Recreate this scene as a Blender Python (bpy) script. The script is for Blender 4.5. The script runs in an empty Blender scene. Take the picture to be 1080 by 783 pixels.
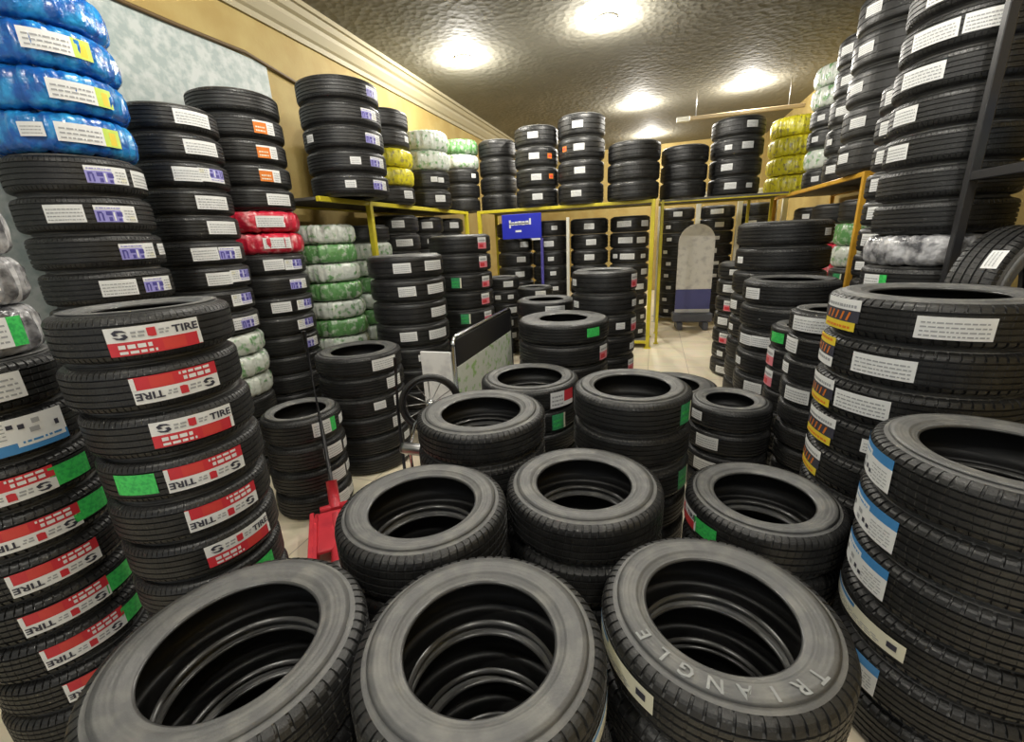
import bpy, math, random
from mathutils import Matrix, Vector

S = bpy.context.scene
COL = S.collection
RNG = random.Random(11)
PI = math.pi

# ------------------------------------------------------------------ camera, world, exposure
cam_data = bpy.data.cameras.new('camera')
cam = bpy.data.objects.new('camera', cam_data)
COL.objects.link(cam)
CAM = Vector((0.0, 0.0, 1.75))
# columns: right, up, back in world axes (pitched down 17 degrees, turned a little off the aisle)
AX_R = Vector((0.9534, 0.2981, -0.0467))
AX_D = Vector((0.0444, -0.2914, -0.9556))
AX_F = AX_R.cross(AX_D)
m = Matrix((AX_R, -AX_D, -AX_F)).transposed().to_4x4()
m.translation = CAM
cam.matrix_world = m
cam_data.sensor_width = 36.0
cam_data.lens = 36.0 * 458.0 / 1080.0
cam_data.clip_start = 0.05
S.camera = cam

S.view_settings.view_transform = 'Standard'
S.view_settings.look = 'None'
S.view_settings.gamma = 1.0
S.view_settings.use_curve_mapping = False
S.view_settings.exposure = 0.12
S.cycles.use_denoising = True
S.cycles.max_bounces = 6

LAMP_W = 120.0
world = bpy.data.worlds.new('world')
S.world = world
world.use_nodes = True
bg = world.node_tree.nodes['Background']
bg.inputs[0].default_value = (0.95, 0.98, 1.0, 1)
bg.inputs[1].default_value = 0.42


# ------------------------------------------------------------------ materials
def mat(name, color, rough=0.6, metal=0.0, noise=None, bump=0.0, bscale=80.0, coat=0.0, emit=None, spec=0.5):
    """Plain principled material; noise=(colour2, scale, lo, hi) mixes a second colour, bump adds fine grain."""
    mt = bpy.data.materials.new(name)
    mt.use_nodes = True
    nt = mt.node_tree
    b = nt.nodes['Principled BSDF']
    b.inputs['Base Color'].default_value = (*color, 1)
    b.inputs['Roughness'].default_value = rough
    b.inputs['Metallic'].default_value = metal
    b.inputs['Specular IOR Level'].default_value = spec
    b.inputs['Coat Weight'].default_value = coat
    b.inputs['Coat Roughness'].default_value = 0.15
    tc = nt.nodes.new('ShaderNodeTexCoord')
    if noise:
        c2, sc, lo, hi = noise
        n = nt.nodes.new('ShaderNodeTexNoise')
        n.inputs['Scale'].default_value = sc
        n.inputs['Detail'].default_value = 4
        r = nt.nodes.new('ShaderNodeValToRGB')
        r.color_ramp.elements[0].position = lo
        r.color_ramp.elements[0].color = (*color, 1)
        r.color_ramp.elements[1].position = hi
        r.color_ramp.elements[1].color = (*c2, 1)
        nt.links.new(tc.outputs['Object'], n.inputs['Vector'])
        nt.links.new(n.outputs['Fac'], r.inputs['Fac'])
        nt.links.new(r.outputs['Color'], b.inputs['Base Color'])
    if bump:
        n = nt.nodes.new('ShaderNodeTexNoise')
        n.inputs['Scale'].default_value = bscale
        n.inputs['Detail'].default_value = 5
        bp = nt.nodes.new('ShaderNodeBump')
        bp.inputs['Strength'].default_value = bump
        bp.inputs['Distance'].default_value = 0.01
        nt.links.new(tc.outputs['Object'], n.inputs['Vector'])
        nt.links.new(n.outputs['Fac'], bp.inputs['Height'])
        nt.links.new(bp.outputs['Normal'], b.inputs['Normal'])
    if emit:
        b.inputs['Emission Color'].default_value = (*color, 1)
        b.inputs['Emission Strength'].default_value = emit
    return mt


M = {}
M['sidewall'] = mat('rubber_sidewall', (0.105, 0.106, 0.105), 0.55, noise=((0.20, 0.196, 0.178), 11, .45, .80), bump=.12, bscale=160)
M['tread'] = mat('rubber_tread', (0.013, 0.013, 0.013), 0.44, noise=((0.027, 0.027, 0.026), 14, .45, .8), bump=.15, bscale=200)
_nt = M['sidewall'].node_tree       # fine moulded rings round the axle
_tc = next(n for n in _nt.nodes if n.type == 'TEX_COORD')
_bp = next(n for n in _nt.nodes if n.type == 'BUMP')
_wv = _nt.nodes.new('ShaderNodeTexWave')
_wv.wave_type = 'RINGS'
_wv.rings_direction = 'Z'
_wv.inputs['Scale'].default_value = 26
_b2 = _nt.nodes.new('ShaderNodeBump')
_b2.inputs['Strength'].default_value = .16
_b2.inputs['Distance'].default_value = .004
_nt.links.new(_tc.outputs['Object'], _wv.inputs['Vector'])
_nt.links.new(_wv.outputs['Fac'], _b2.inputs['Height'])
_nt.links.new(_bp.outputs['Normal'], _b2.inputs['Normal'])
_nt.links.new(_b2.outputs['Normal'], _nt.nodes['Principled BSDF'].inputs['Normal'])
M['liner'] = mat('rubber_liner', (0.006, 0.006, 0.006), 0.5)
M['bead'] = mat('smooth_bead_rubber', (0.055, 0.055, 0.054), 0.28)
M['lower_panel'] = mat('printed_panel', (0.80, 0.84, 0.74), 0.4, noise=((0.36, 0.62, 0.18), 16, .54, .66))
M['letter'] = mat('raised_rubber_letter', (0.25, 0.26, 0.255), 0.5)
M['white'] = mat('label_white', (0.80, 0.81, 0.80), 0.5)
M['grey'] = mat('label_grey', (0.36, 0.37, 0.38), 0.6)
M['dark'] = mat('label_ink', (0.04, 0.04, 0.06), 0.6)
M['red'] = mat('label_red', (0.62, 0.035, 0.05), 0.45)
M['rose'] = mat('label_orange_red', (0.66, 0.06, 0.05), 0.45)
M['pink'] = mat('label_pink', (0.75, 0.22, 0.27), 0.5)
M['green'] = mat('label_green', (0.06, 0.62, 0.12), 0.45, noise=((0.03, 0.42, 0.09), 90, .45, .65))
M['deepgreen'] = mat('label_deep_green', (0.05, 0.36, 0.14), 0.45, noise=((0.03, 0.25, 0.09), 90, .45, .65))
M['lilac'] = mat('label_lilac', (0.32, 0.30, 0.66), 0.5)
M['navy'] = mat('label_navy', (0.07, 0.06, 0.30), 0.5)
M['cyan'] = mat('label_blue', (0.06, 0.25, 0.55), 0.45)
M['cream'] = mat('label_cream', (0.78, 0.76, 0.60), 0.5)
M['orange'] = mat('label_orange', (0.70, 0.19, 0.02), 0.5)
M['yellow'] = mat('label_yellow', (0.75, 0.58, 0.04), 0.5)
M['lime'] = mat('label_lime', (0.55, 0.72, 0.10), 0.5)
M['signblue'] = mat('sign_blue', (0.02, 0.03, 0.50), 0.4)
M['wrap_blue'] = mat('blue_film', (0.005, 0.10, 0.42), 0.18, noise=((0.03, 0.36, 0.75), 12, .45, .72), bump=.9, bscale=30, coat=.6)
M['wrap_green'] = mat('green_white_film', (0.62, 0.66, 0.60), 0.24, noise=((0.16, 0.34, 0.14), 17, .52, .66), bump=.8, bscale=34, coat=.4)
M['wrap_leaf'] = mat('leaf_green_film', (0.12, 0.30, 0.10), 0.24, noise=((0.52, 0.58, 0.48), 17, .5, .68), bump=.8, bscale=34, coat=.4)
M['wrap_yellow'] = mat('yellow_film', (0.78, 0.70, 0.03), 0.3, noise=((0.30, 0.26, 0.10), 20, .54, .68), bump=.8, bscale=34, coat=.3)
M['wrap_red'] = mat('red_film', (0.60, 0.02, 0.05), 0.28, noise=((0.80, 0.42, 0.42), 12, .56, .72), bump=.8, bscale=34, coat=.4)
M['wrap_clear'] = mat('silver_film', (0.62, 0.62, 0.64), 0.2, noise=((0.10, 0.10, 0.11), 12, .40, .62), bump=.8, bscale=34, coat=.5)
M['yellow_paint'] = mat('yellow_paint', (0.66, 0.56, 0.03), 0.4, noise=((0.42, 0.34, 0.03), 6, .5, .8))
M['amber_paint'] = mat('amber_paint', (0.66, 0.36, 0.03), 0.4, noise=((0.42, 0.22, 0.02), 6, .5, .8))
M['white_paint'] = mat('white_paint', (0.72, 0.71, 0.62), 0.5)
M['black_paint'] = mat('black_paint', (0.018, 0.018, 0.02), 0.4)
M['shelf'] = mat('shelf_board', (0.10, 0.095, 0.085), 0.6)
M['chrome'] = mat('chrome', (0.75, 0.76, 0.77), 0.18, 1.0)
M['steel'] = mat('dull_steel', (0.42, 0.42, 0.42), 0.35, 1.0)
M['jack_red'] = mat('jack_red', (0.72, 0.05, 0.07), 0.4, noise=((0.5, 0.03, 0.05), 8, .5, .8))
M['batten'] = mat('batten_wood', (0.42, 0.33, 0.20), 0.5)
M['lamp'] = mat('lamp_diffuser', (1.0, 0.97, 0.9), 0.5, emit=14.0)
M['board'] = mat('stand_board', (0.88, 0.88, 0.86), 0.5, noise=((0.66, 0.66, 0.66), 10, .5, .7))
M['stand_blue'] = mat('stand_blue', (0.10, 0.11, 0.33), 0.5)
M['plinth'] = mat('plinth', (0.10, 0.11, 0.14), 0.5)
M['wall'] = mat('ochre_plaster', (0.32, 0.225, 0.065), 0.7, noise=((0.38, 0.29, 0.10), 3, .4, .7), bump=.15, bscale=30)
M['panel'] = mat('marbled_panel', (0.29, 0.345, 0.335), 0.5, noise=((0.45, 0.485, 0.47), 14, .4, .62), bump=.1, bscale=30)
M['cornice'] = mat('cornice_plaster', (0.31, 0.27, 0.165), 0.6)
M['cable'] = mat('cable_brown', (0.10, 0.06, 0.02), 0.5)


def floor_mat():
    mt = mat('floor_tiles', (0.60, 0.51, 0.36), 0.3)
    nt = mt.node_tree
    b = nt.nodes['Principled BSDF']
    tc = nt.nodes.new('ShaderNodeTexCoord')
    br = nt.nodes.new('ShaderNodeTexBrick')
    br.offset = 0.0
    br.inputs['Scale'].default_value = 1.0
    br.inputs['Brick Width'].default_value = 0.5
    br.inputs['Row Height'].default_value = 0.5
    br.inputs['Mortar Size'].default_value = 0.004
    br.inputs['Color1'].default_value = (0.90, 0.80, 0.60, 1)
    br.inputs['Color2'].default_value = (0.86, 0.76, 0.56, 1)
    br.inputs['Mortar'].default_value = (0.5, 0.43, 0.33, 1)
    n = nt.nodes.new('ShaderNodeTexNoise')
    n.inputs['Scale'].default_value = 5
    n.inputs['Detail'].default_value = 6
    mx = nt.nodes.new('ShaderNodeMix')
    mx.data_type = 'RGBA'
    mx.blend_type = 'MULTIPLY'
    mx.inputs[0].default_value = 0.2
    nt.links.new(tc.outputs['Object'], br.inputs['Vector'])
    nt.links.new(tc.outputs['Object'], n.inputs['Vector'])
    nt.links.new(br.outputs['Color'], mx.inputs[6])
    nt.links.new(n.outputs['Color'], mx.inputs[7])
    nt.links.new(mx.outputs[2], b.inputs['Base Color'])
    return mt


def ceiling_mat():
    mt = mat('ceiling_plaster', (0.180, 0.170, 0.132), 0.8, noise=((0.215, 0.203, 0.160), 1.2, .4, .7))
    nt = mt.node_tree
    b = nt.nodes['Principled BSDF']
    tc = nt.nodes.new('ShaderNodeTexCoord')
    n = nt.nodes.new('ShaderNodeTexNoise')
    n.inputs['Scale'].default_value = 9
    n.inputs['Detail'].default_value = 5
    v = nt.nodes.new('ShaderNodeTexVoronoi')
    v.inputs['Scale'].default_value = 13
    ad = nt.nodes.new('ShaderNodeMath')
    ad.operation = 'ADD'
    bp = nt.nodes.new('ShaderNodeBump')
    bp.inputs['Strength'].default_value = 0.17
    bp.inputs['Distance'].default_value = 0.03
    for x in (n, v):
        nt.links.new(tc.outputs['Object'], x.inputs['Vector'])
    nt.links.new(n.outputs['Fac'], ad.inputs[0])
    nt.links.new(v.outputs['Distance'], ad.inputs[1])
    nt.links.new(ad.outputs[0], bp.inputs['Height'])
    nt.links.new(bp.outputs['Normal'], b.inputs['Normal'])
    return mt


M['floor'] = floor_mat()
M['ceiling'] = ceiling_mat()


# ------------------------------------------------------------------ mesh helpers
class MB:
    """Collects faces with materials; build() links them as one mesh object."""
    def __init__(self):
        self.v, self.f, self.mi, self.sm, self.mats = [], [], [], [], []

    def mid(self, mt):
        if mt not in self.mats:
            self.mats.append(mt)
        return self.mats.index(mt)

    def add(self, vs, fs, mt, smooth=False):
        o = len(self.v)
        self.v.extend([tuple(x) for x in vs])
        i = self.mid(mt)
        for f in fs:
            self.f.append([a + o for a in f])
            self.mi.append(i)
            self.sm.append(smooth)

    def box(self, lo, hi, mt, bev=0.0):
        (x0, y0, z0), (x1, y1, z1) = lo, hi
        if bev <= 0:
            vs = [(x, y, z) for z in (z0, z1) for x, y in ((x0, y0), (x1, y0), (x1, y1), (x0, y1))]
            self.add(vs, [(3, 2, 1, 0), (4, 5, 6, 7), (0, 1, 5, 4), (1, 2, 6, 5), (2, 3, 7, 6), (3, 0, 4, 7)], mt)
            return
        def ring(i, z):
            return [(x0 + i + bev, y0 + i, z), (x1 - i - bev, y0 + i, z), (x1 - i, y0 + i + bev, z), (x1 - i, y1 - i - bev, z),
                    (x1 - i - bev, y1 - i, z), (x0 + i + bev, y1 - i, z), (x0 + i, y1 - i - bev, z), (x0 + i, y0 + i + bev, z)]
        vs = ring(bev, z0) + ring(0, z0 + bev) + ring(0, z1 - bev) + ring(bev, z1)
        fs = [tuple(range(7, -1, -1)), tuple(range(24, 32))]
        for k in range(3):
            for j in range(8):
                a, b = k * 8 + j, k * 8 + (j + 1) % 8
                fs.append((a, b, b + 8, a + 8))
        self.add(vs, fs, mt)

    def tube(self, pts, r, mt, n=10, cap=True):
        pts = [Vector(p) for p in pts]
        vs, fs = [], []
        up = Vector((0, 0, 1))
        for i, p in enumerate(pts):
            d = (pts[min(i + 1, len(pts) - 1)] - pts[max(i - 1, 0)]).normalized()
            a = d.cross(up)
            if a.length < 0.05:
                a = d.cross(Vector((0, 1, 0)))
            a.normalize()
            b = d.cross(a)
            for k in range(n):
                t = 2 * PI * k / n
                vs.append(p + (a * math.cos(t) + b * math.sin(t)) * r)
        for i in range(len(pts) - 1):
            for k in range(n):
                k2 = (k + 1) % n
                fs.append((i * n + k, i * n + k2, (i + 1) * n + k2, (i + 1) * n + k))
        if cap:
            fs.append(tuple(range(n)))
            fs.append(tuple((len(pts) - 1) * n + k for k in range(n - 1, -1, -1)))
        self.add(vs, fs, mt, True)

    def lathe(self, prof, mt, n=32, c=(0, 0, 0), axis='z', closed=False, smooth=True):
        vs, fs = [], []
        k = len(prof)
        for i in range(n):
            t = 2 * PI * i / n
            for r, z in prof:
                if axis == 'z':
                    vs.append((c[0] + r * math.cos(t), c[1] + r * math.sin(t), c[2] + z))
                elif axis == 'x':
                    vs.append((c[0] + z, c[1] + r * math.cos(t), c[2] + r * math.sin(t)))
                else:
                    vs.append((c[0] + r * math.sin(t), c[1] + z, c[2] + r * math.cos(t)))
        for i in range(n):
            i2 = (i + 1) % n
            for j in range(k if closed else k - 1):
                j2 = (j + 1) % k
                fs.append((i * k + j, i2 * k + j, i2 * k + j2, i * k + j2))
        self.add(vs, fs, mt, smooth)

    def mesh(self, name):
        me = bpy.data.meshes.new(name)
        me.from_pydata(self.v, [], self.f)
        for mt in self.mats:
            me.materials.append(mt)
        me.polygons.foreach_set('material_index', self.mi)
        me.polygons.foreach_set('use_smooth', self.sm)
        me.update()
        return me

    def build(self, name, parent=None, loc=None, rotz=0.0):
        return link(name, self.mesh(name), parent, loc, rotz)


def link(name, data, parent=None, loc=None, rotz=0.0):
    o = bpy.data.objects.new(name, data)
    COL.objects.link(o)
    if loc is not None:
        o.location = loc
    o.rotation_euler = (0, 0, rotz)
    if parent is not None:
        o.parent = parent
    return o


def tag(o, label, cat, group=None):
    o['label'] = label
    o['category'] = cat
    if group:
        o['group'] = group
    return o


def struct(name, mb):
    o = mb.build(name)
    o['kind'] = 'structure'
    return o


def empty(name, loc=(0, 0, 0), rotz=0.0):
    return link(name, None, None, loc, rotz)


def text_geo(body, bold=0.0):
    """2-D triangles of a word in the built-in font, height about 0.7, starting at x = 0."""
    cu = bpy.data.curves.new('t', 'FONT')
    cu.body = body
    cu.resolution_u = 2
    cu.offset = bold
    ob = bpy.data.objects.new('t', cu)
    COL.objects.link(ob)
    dg = bpy.context.evaluated_depsgraph_get()
    me = ob.evaluated_get(dg).to_mesh()
    vs = [(v.co.x, v.co.y) for v in me.vertices]
    fs = [tuple(p.vertices) for p in me.polygons]
    ob.evaluated_get(dg).to_mesh_clear()
    bpy.data.objects.remove(ob)
    bpy.data.curves.remove(cu)
    return vs, fs


_words = {}


def word(body, bold=0.0):
    if (body, bold) not in _words:
        _words[(body, bold)] = text_geo(body, bold)
    return _words[(body, bold)]


# ------------------------------------------------------------------ the tyre
def sidewall_profile(R, W, rb):
    """(radius, height) from the tread's upper edge over the sidewall and bead, through the inside, to the lower edge."""
    h = R - rb
    up = [(R - .030, .447 * W), (R - .040, .462 * W), (R - .044, .470 * W), (R - .050, .468 * W), (rb + .66 * h, .492 * W), (rb + .5 * h, .5 * W),
          (rb + .36 * h, .494 * W), (rb + .30 * h, .486 * W), (rb + .28 * h, .490 * W), (rb + .235 * h, .490 * W), (rb + .215 * h, .474 * W),
          (rb + .13 * h, .448 * W), (rb + .085 * h, .436 * W), (rb + .05 * h, .430 * W), (rb + .022 * h, .422 * W), (rb, .405 * W), (rb + .002, .375 * W), (rb + .012, .355 * W)]
    inn = [(rb + .2 * h, .40 * W), (rb + .45 * h, .455 * W), (rb + .7 * h, .45 * W), (R - .045, .40 * W), (R - .028, .30 * W), (R - .022, .15 * W)]
    half = up + inn
    return half + [(R - .021, 0)] + [(r, -z) for r, z in reversed(half)]


def tread_profile(R, W, grooves, fine):
    """(radius, height, shoulder?) across the tread with real grooves, top to bottom."""
    pts = [(R - .030, .447 * W, 1), (R - .021, .430 * W, 1), (R - .012, .405 * W, 1), (R - .006, .372 * W, 1), (R - .0025, .325 * W, 1)]
    gw = .016 * W if fine else .022 * W
    gd = .007 if fine else .008
    for g in grooves:
        z = g * W
        pts += [(R - .0005, z + gw, 0), (R - gd, z + gw * .75, 2), (R - gd, z - gw * .75, 2), (R - .0005, z - gw, 0)]
    pts += [(R - .0025, -.325 * W, 1), (R - .006, -.372 * W, 1), (R - .012, -.405 * W, 1), (R - .021, -.430 * W, 1), (R - .030, -.447 * W, 1)]
    return pts


STYLES = {   # grooves, pitches, shoulder notch depth, rib notch depth, skew, segments of the sidewall
    'block': ((.27, .14, .0, -.14, -.27), 66, .0075, .0012, .25, 96),
    'slant': ((.24, .08, -.08, -.24), 72, .006, .0018, .5, 96),
    'rib': ((.27, .14, .0, -.14, -.27), 84, .0026, .0004, .15, 96),
    'far': ((.22, .0, -.22), 0, 0, 0, 0, 48),
}
_cache = {}


def tyre_meshes(R, W, rbf, style):
    key = (round(R, 3), round(W, 3), rbf, style)
    if key in _cache:
        return _cache[key]
    grooves, pitches, sd, rd, skew, seg = STYLES[style]
    rb = R * rbf
    prof = sidewall_profile(R, W, rb)
    if style == 'far':
        prof = prof[::2] if len(prof) % 2 else prof
    s = MB()
    h = R - rb
    cut = max(j for j, (r, z) in enumerate(prof[:len(prof) // 2]) if r < rb + .0125)
    c0 = min(j for j, (r, z) in enumerate(prof[:len(prof) // 2]) if r < rb + .055 * h)
    s.lathe(prof[:c0 + 1], M['sidewall'], seg)
    s.lathe(prof[c0:cut + 1], M['bead'], seg)
    s.lathe(prof[cut:len(prof) - cut], M['liner'], seg)
    s.lathe(prof[len(prof) - cut - 1:len(prof) - c0], M['bead'], seg)
    s.lathe(prof[len(prof) - c0 - 1:], M['sidewall'], seg)
    side = s.mesh('car_tyre')
    pr = tread_profile(R, W, grooves, style == 'rib')
    if pitches:
        angs = []
        for i in range(pitches):
            j = RNG.uniform(-.06, .06)
            for a, g in ((0.0, 0), (.72 + j, 0), (.76 + j, 1), (.96, 1)):
                angs.append(((i + a) / pitches * 2 * PI, g))
    else:
        angs = [(2 * PI * i / 60, 0) for i in range(60)]
    vs, fs = [], []
    k = len(pr)
    pw = 2 * PI / pitches if pitches else 0
    for t, g in angs:
        for j, (r, z, kind) in enumerate(pr):
            a = t + skew * pw * 2.4 * (z / W) * (1 if style == 'slant' else (1 if z > 0 else -1))
            rr = r
            if g and 0 < j < k - 1:
                if kind == 1:
                    rr = r - sd * (1 if abs(z) < .44 * W else .5)
                elif kind == 0:
                    rr = r - rd
            vs.append((rr * math.cos(a), rr * math.sin(a), z))
    n = len(angs)
    for i in range(n):
        i2 = (i + 1) % n
        for j in range(k - 1):
            fs.append((i * k + j, i * k + j + 1, i2 * k + j + 1, i2 * k + j))
    t = MB()
    t.add(vs, fs, M['tread'], False)
    _cache[key] = (side, t.mesh('tread'))
    return _cache[key]


def wrap_mesh(R, W, rbf, kind, seed):
    """A tyre spirally wound in film: a fat ring with creases radiating across it."""
    key = ('wrap', round(R, 3), round(W, 3), kind, seed % 3)
    if key in _cache:
        return _cache[key]
    rg = random.Random(seed % 3 + 5)
    rb = R * rbf - .01
    n, k = 120, 22
    cr, cw = (R + .004 + rb) / 2, (R + .004 - rb) / 2
    vs, fs = [], []
    prev = 0
    for i in range(n):
        prev = .4 * prev + rg.uniform(-.010, .010)
        tw = rg.uniform(-.10, .10)
        for j in range(k):
            t = 2 * PI * j / k
            ct, st = math.cos(t), math.sin(t)
            e = .62
            x = math.copysign(abs(ct) ** e, ct) * cw
            z = math.copysign(abs(st) ** e, st) * W * .5
            d = prev + rg.uniform(-.004, .004)
            z *= 1 - abs(d) / (W * .5) * .8
            r = cr + x + d * ct
            a = 2 * PI * i / n + tw * .12 * st
            vs.append((r * math.cos(a), r * math.sin(a), z))
    for i in range(n):
        i2 = (i + 1) % n
        for j in range(k):
            j2 = (j + 1) % k
            fs.append((i * k + j, i2 * k + j, i2 * k + j2, i * k + j2))
    mb = MB()
    mb.add(vs, fs, M['wrap_' + kind], True)
    _cache[key] = mb.mesh('wrapped_tyre')
    return _cache[key]


# ------------------------------------------------------------------ paper labels bent round the tread
def lines(u0, v0, u1, v1, n, mt, seed, fill=.55):
    """n rows of short dashes: print too small to read."""
    rg = random.Random(seed)
    out = []
    hh = (v1 - v0) / n
    for i in range(n):
        u = u0
        while u < u1 - .015:
            w = min(rg.uniform(.025, .10), u1 - u)
            out.append((u, v0 + i * hh, u + w, v0 + i * hh + hh * fill, mt))
            u += w + .02
    return out


def swoosh(u, v, w, h):
    """Two curved bars that make the S-shaped emblem."""
    return [('poly', [(u, v + .35 * h), (u + .25 * w, v + .1 * h), (u + .7 * w, v), (u + w, v + .25 * h), (u + .85 * w, v + .55 * h), (u + .55 * w, v + .5 * h), (u + .72 * w, v + .3 * h), (u + .45 * w, v + .22 * h)], 'dark'),
            ('poly', [(u + w, v + .68 * h), (u + .75 * w, v + .92 * h), (u + .3 * w, v + h), (u + .02 * w, v + .75 * h), (u + .15 * w, v + .45 * h), (u + .45 * w, v + .5 * h), (u + .28 * w, v + .7 * h), (u + .55 * w, v + .78 * h)], 'dark')]


def design(name):
    """Layers (u0, v0, u1, v1, material), polygons and words of one kind of label, on a unit rectangle."""
    if name == 'red':
        L = [(0, .48, 1, 1, 'white'), (0, 0, 1, .48, 'red'), (.95, .02, 1, .48, 'white'), (.55, .04, .80, .44, 'rose')]
        L += swoosh(.07, .56, .16, .36) + [('poly', [(.42, .62), (.46, .58), (.51, .60), (.51, .90), (.42, .90)], 'red')]
        L += lines(.26, .62, .40, .88, 2, 'grey', 3) + lines(.54, .64, .66, .86, 2, 'grey', 4)
        L += [('text', 'TIRE', .68, .60, .30, .26, 'dark')]
        L += lines(.10, .24, .44, .42, 1, 'white', 5, .8) + lines(.10, .06, .48, .20, 1, 'white', 6, .7)
        return L
    if name == 'blue':
        L = [(0, 0, 1, 1, 'white'), (0, 0, .60, .72, 'lilac'), (.60, 0, .78, .72, 'white')]
        L += [(.05, .08, .09, .62, 'navy'), (.09, .52, .16, .62, 'navy'), (.14, .08, .18, .52, 'navy'), (.24, .40, .38, .64, 'navy'), (.28, .06, .36, .30, 'navy'),
              (.40, .08, .44, .6, 'white'), (.48, .34, .62, .62, 'navy'), (.50, .06, .58, .22, 'navy')]
        L += lines(.05, .80, .62, .93, 1, 'lilac', 8) + lines(.68, .12, .94, .84, 4, 'grey', 9, .4) + [(.80, .08, .95, .40, 'cream')]
        return L
    if name == 'white':
        return [(0, 0, 1, 1, 'white')] + lines(.10, .18, .90, .86, 3, 'grey', 12, .32)
    if name == 'long':
        return [(0, 0, 1, 1, 'white')] + lines(.06, .12, .94, .90, 4, 'grey', 13, .35)
    if name == 'green':
        return [(0, 0, 1, 1, 'green')]
    if name == 'deep':
        return [(0, 0, .86, 1, 'deepgreen'), (.86, 0, 1, 1, 'cream')] + lines(.1, .2, .7, .8, 2, 'green', 15, .5)
    if name == 'greenwhite':
        return [(0, 0, .74, 1, 'white'), (.74, 0, 1, 1, 'green')] + lines(.06, .15, .68, .88, 4, 'grey', 16, .35)
    if name == 'orange':
        return [(0, 0, 1, 1, 'white'), (0, 0, .60, .86, 'orange')] + lines(.08, .15, .5, .7, 2, 'cream', 17, .4) + lines(.66, .12, .94, .88, 4, 'grey', 18, .35)
    if name == 'smallorange':
        return [(0, 0, 1, 1, 'orange'), (.2, .2, .8, .75, 'rose')]
    if name == 'yellow':
        L = [(0, .66, 1, 1, 'white'), (0, .28, 1, .66, 'dark'), (0, 0, .95, .28, 'yellow')]
        for i in range(5):
            u = .12 + i * .15
            L.append(('poly', [(u, .33), (u + .05, .33), (u + .11, .60), (u + .06, .60)], 'orange'))
        return L + lines(.06, .74, .94, .92, 1, 'grey', 19, .5) + lines(.1, .07, .85, .2, 1, 'orange', 20, .6)
    if name == 'cyan':
        L = [(0, 0, 1, .70, 'white'), (0, .70, 1, 1, 'cyan'), (.03, .62, .55, .84, 'white')]
        L += [(.08, .34, .13, .50, 'dark'), (.30, .36, .40, .50, 'grey'), (.44, .20, .50, .34, 'dark'), (.54, .16, .60, .28, 'dark'), (.28, .12, .36, .26, 'grey')]
        return L + lines(.62, .10, .95, .62, 5, 'grey', 21, .3) + lines(.08, .70, .50, .80, 1, 'cyan', 22, .6)
    if name == 'tag':
        return [(0, 0, 1, 1, 'cream'), (0, .55, .45, 1, 'white'), (.86, .35, .94, .70, 'dark'), (.0, .72, .5, .95, 'cyan')] + lines(.1, .12, .8, .5, 3, 'grey', 23, .4)
    if name == 'pink':
        return [(0, 0, 1, 1, 'white'), (0, 0, 1, .55, 'pink'), (.1, .1, .6, .4, 'red')] + lines(.1, .65, .9, .9, 1, 'grey', 24, .6)
    if name == 'redtag':
        return [(0, 0, .55, 1, 'white'), (.55, .3, 1, 1, 'red'), (.55, 0, 1, .3, 'white')] + lines(.06, .15, .5, .9, 3, 'grey', 25, .4)
    if name == 'bluewrap':
        return [(0, 0, 1, 1, 'white'), (.70, 0, 1, 1, 'lime'), (.80, .1, .92, .8, 'yellow')] + lines(.05, .15, .66, .88, 3, 'grey', 26, .35)
    raise KeyError(name)


LABEL = {  # code: (design, width, height, flipped, words)
    'r': ('red', .238, .086, 0, 'red and white sticker'), 'rf': ('red', .238, .086, 1, 'upside-down red and white sticker'),
    'b': ('blue', .185, .082, 0, 'blue and white sticker'), 'bf': ('blue', .185, .082, 1, 'flipped blue and white sticker'),
    'w': ('white', .095, .062, 0, 'small white sticker'), 'W': ('long', .155, .085, 0, 'white sticker'), 'X': ('long', .22, .085, 0, 'long white sticker'),
    'g': ('green', .13, .072, 0, 'bright green sticker'), 'd': ('deep', .11, .11, 0, 'deep green sticker'), 'G': ('greenwhite', .17, .095, 0, 'green and white sticker'),
    'o': ('orange', .17, .09, 0, 'orange and white sticker'), 's': ('smallorange', .08, .07, 0, 'orange sticker'),
    'y': ('yellow', .23, .135, 0, 'white and yellow sticker'), 'yf': ('yellow', .23, .135, 1, 'upside-down yellow sticker'),
    'c': ('cyan', .25, .115, 0, 'blue-topped white sticker'), 'cf': ('cyan', .25, .115, 1, 'blue-bottomed white sticker'),
    't': ('tag', .36, .062, 0, 'long cream sticker'), 'p': ('pink', .13, .12, 0, 'pink and white sticker'),
    'k': ('redtag', .20, .11, 0, 'white and red sticker'), 'u': ('bluewrap', .26, .085, 0, 'white and lime label'),
}


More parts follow.
